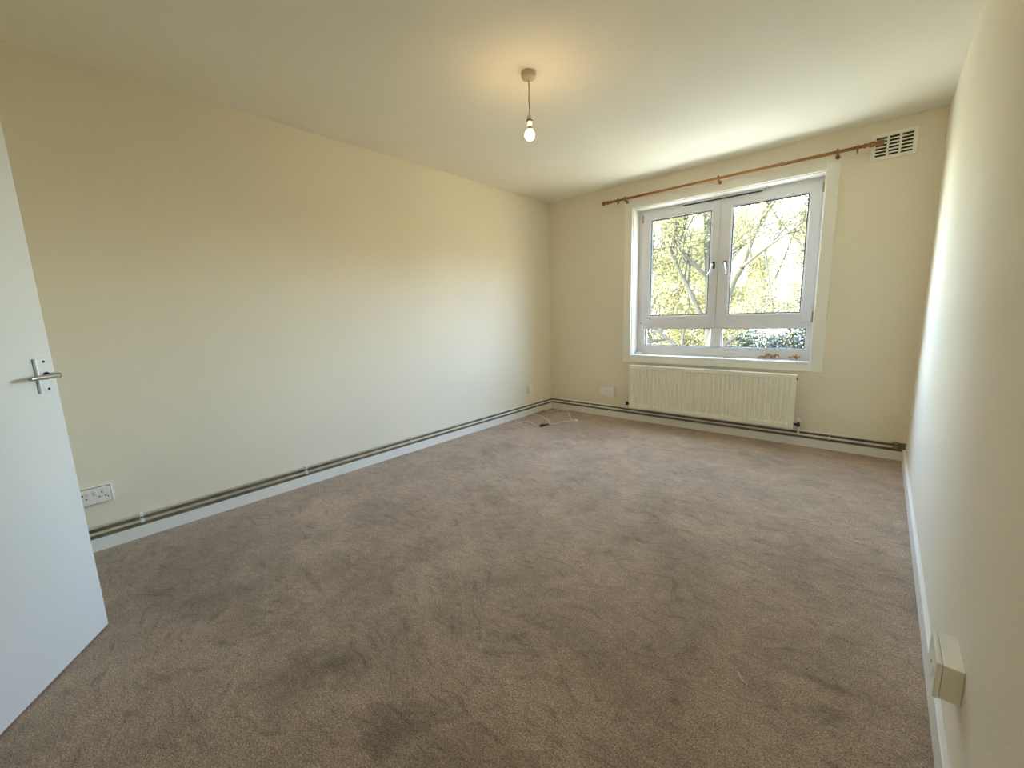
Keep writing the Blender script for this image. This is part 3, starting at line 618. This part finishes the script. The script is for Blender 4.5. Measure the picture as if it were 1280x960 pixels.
def leaves(spots, per, size, spread, seed):
    r = random.Random(seed); verts = []; faces = []
    for p in spots:
        for _ in range(per):
            c = p + Vector((r.gauss(0, spread), r.gauss(0, spread), r.gauss(0, spread)))
            a = Vector((r.uniform(-1, 1), r.uniform(-1, 1), r.uniform(-1, 1))).normalized(); b_ = a.orthogonal().normalized(); sz = size * r.uniform(.6, 1.4)
            i = len(verts); verts += [c - a * sz, c + b_ * sz * .45, c + a * sz, c - b_ * sz * .45]; faces.append((i, i + 1, i + 2, i + 3))
    me = bpy.data.meshes.new('leaves'); me.from_pydata(verts, [], faces); return me
def tree(label, base, limbs, seed, bark, per, lsize, lspread, spread=1.0, lmat='young_leaf'):
    r = empty('tree', base); tag(r, label, 'tree', 'trees outside the window'); g = TreeGen(seed)
    for (pts, r0, r1, lvl) in limbs: g.limb(pts, r0, r1, lvl, spread)
    part('trunk', g.wood, bark, r, True); t = part('twigs', g.tw, 'twig', r); t['kind'] = 'stuff'
    if per:
        me = leaves(g.spots, per, lsize, lspread, seed); me.materials.append(M[lmat])
        o = bpy.data.objects.new('leaves', me); C.objects.link(o); o.parent = r; o.matrix_parent_inverse = Matrix.Translation(Vector(base)).inverted(); o['kind'] = 'stuff'
Yt = D + 7
tree('leaning bare tree with forked trunk nearest the right casement', (-0.75, Yt, GZ), [
    ([(-0.75, Yt, GZ), (-0.55, Yt, -2), (-0.15, Yt, 0.4), (0.20, Yt, 1.62), (0.44, Yt - .1, 2.06)], .13, .075, 3),
    ([(0.44, Yt - .1, 2.06), (0.62, Yt, 2.75), (0.80, Yt + .2, 3.45), (1.1, Yt + .4, 4.6), (1.5, Yt + .5, 6.2)], .070, .03, 0),
    ([(0.44, Yt - .1, 2.06), (0.9, Yt - .4, 2.35), (1.61, Yt - .6, 2.80), (2.6, Yt - .9, 3.5)], .040, .018, 0),
    ([(0.80, Yt + .2, 3.45), (1.05, Yt, 3.1), (1.5, Yt - .2, 2.5), (1.85, Yt - .3, 2.2)], .026, .010, 1),
    ([(0.95, Yt - .4, 2.38), (1.05, Yt - .5, 1.9), (1.18, Yt - .5, 1.2), (1.3, Yt - .5, .6)], .018, .008, 1),
    ([(-0.15, Yt, 0.4), (0.5, Yt - .3, .75), (1.2, Yt - .5, 1.0), (1.9, Yt - .6, 1.5)], .035, .012, 0),
], 11, 'bark_green', 3, .022, .09)
Yt = D + 9
tree('tall bare tree with crossing boughs behind the left casement', (-0.55, Yt, GZ), [
    ([(-0.62, Yt, GZ), (-0.75, Yt, -1), (-0.85, Yt, 1.4), (-0.98, Yt, 3.2), (-1.05, Yt, 4.6), (-1.1, Yt, 7.5)], .15, .06, 3),
    ([(-0.80, Yt, 0.4), (-1.3, Yt - .2, 1.6), (-1.75, Yt - .4, 2.6), (-2.3, Yt - .6, 4.2), (-2.6, Yt - .6, 5.8)], .07, .025, 0),
    ([(-0.88, Yt, 2.0), (-1.5, Yt - .4, 2.75), (-2.1, Yt - .6, 3.6), (-2.9, Yt - .7, 4.6)], .06, .02, 0),
    ([(-0.98, Yt, 3.2), (-0.7, Yt + .2, 4.2), (-.3, Yt + .3, 5.2), (.1, Yt + .4, 6.6)], .06, .02, 0),
    ([(-1.75, Yt - .4, 2.6), (-1.4, Yt - .5, 3.6), (-1.15, Yt - .6, 4.6)], .035, .015, 0),
    ([(-0.75, Yt, -.8), (-1.7, Yt - .3, .1), (-2.6, Yt - .4, .9), (-3.6, Yt - .5, 2.4)], .08, .025, 0),
    ([(-0.75, Yt, -.2), (0.1, Yt + .3, 0.6), (.7, Yt + .4, 1.9), (1.1, Yt + .4, 3.2)], .06, .02, 0),
], 23, 'bark_grey', 3, .026, .12)
Yt = D + 12
tree('bushy yellow-green tree filling the left casement behind the tall one', (-4.2, Yt, GZ), [
    ([(-4.2, Yt, GZ), (-4.1, Yt, -1.5), (-4.0, Yt, 1.0), (-3.9, Yt, 3.0), (-3.7, Yt, 6.0)], .16, .05, 0),
    ([(-4.1, Yt, -1.0), (-3.2, Yt - .3, .6), (-2.4, Yt - .4, 2.2), (-1.9, Yt - .4, 4.0), (-1.6, Yt, 5.6)], .09, .025, 0),
    ([(-4.0, Yt, 0.2), (-4.9, Yt - .4, 1.6), (-5.5, Yt - .5, 3.0), (-5.9, Yt - .4, 4.8)], .09, .025, 0),
    ([(-4.1, Yt, -1.8), (-3.0, Yt - .5, -.9), (-1.9, Yt - .6, .2), (-.9, Yt - .7, 1.4)], .08, .02, 0),
    ([(-4.0, Yt, -.6), (-5.2, Yt, .3), (-6.4, Yt, 1.2), (-7.2, Yt, 2.6)], .08, .02, 0),
], 37, 'bark_green', 8, .036, .18, 1.1)
Yt = D + 15
tree('bushy pale green tree between the casements in front of the house', (-2.6, Yt, GZ), [
    ([(-2.6, Yt, GZ), (-2.5, Yt, -1.0), (-2.4, Yt, 1.0), (-2.3, Yt, 3.2), (-2.2, Yt, 5.2)], .15, .05, 0),
    ([(-2.5, Yt, -1.2), (-1.9, Yt, .2), (-1.4, Yt, 1.4), (-1.1, Yt, 2.6)], .08, .02, 0),
    ([(-2.5, Yt, -.4), (-3.3, Yt, 1.2), (-3.9, Yt, 2.6), (-4.2, Yt, 4.2)], .08, .02, 0),
], 41, 'bark_green', 8, .04, .18, 0.9)
tree('thin pale tree at the right edge of the right casement', (2.4, D + 14, GZ), [
    ([(2.4, D + 14, GZ), (2.3, D + 14, -1), (2.2, D + 14, 1.5), (2.0, D + 14, 4.5)], .12, .03, 0),
    ([(2.3, D + 14, -.4), (1.6, D + 14, .9), (1.1, D + 14, 2.0), (.8, D + 14, 3.2)], .06, .015, 0),
], 53, 'bark_grey', 5, .04, .15, 0.8)

def hedge(label, x0, x1, y, h, seed):
    r = empty('hedge', ((x0 + x1) / 2, y, GZ)); tag(r, label, 'hedge'); rnd = random.Random(seed); sp = []
    for k in range(int((x1 - x0) * 150)):
        x = rnd.uniform(x0, x1); top = GZ + h * (.8 + .2 * noise.noise(Vector((x * .6, seed, 0))))
        sp.append(Vector((x, y + rnd.uniform(-.9, .9), GZ + (top - GZ) * rnd.random() ** .6)))
    me = leaves(sp, 14, .10, .16, seed); me.materials.append(M['ivy'])
    o = bpy.data.objects.new('leaves', me); C.objects.link(o); o.parent = r; o.matrix_parent_inverse = Matrix.Translation(r.location).inverted(); o['kind'] = 'stuff'
    b = bmesh.new()
    for k in range(int((x1 - x0) / 1.2)):
        x = x0 + .6 + k * 1.2; tube([(x, y, GZ), (x + .1, y, GZ + h * .4), (x, y + .1, GZ + h * .75)], [.06, .04, .02], 6, bm=b)
    part('stems', b, 'bark_grey', r)
hedge('dark evergreen hedge low across the garden before the white house', -9, 5, D + 18.5, 5.3, 5)
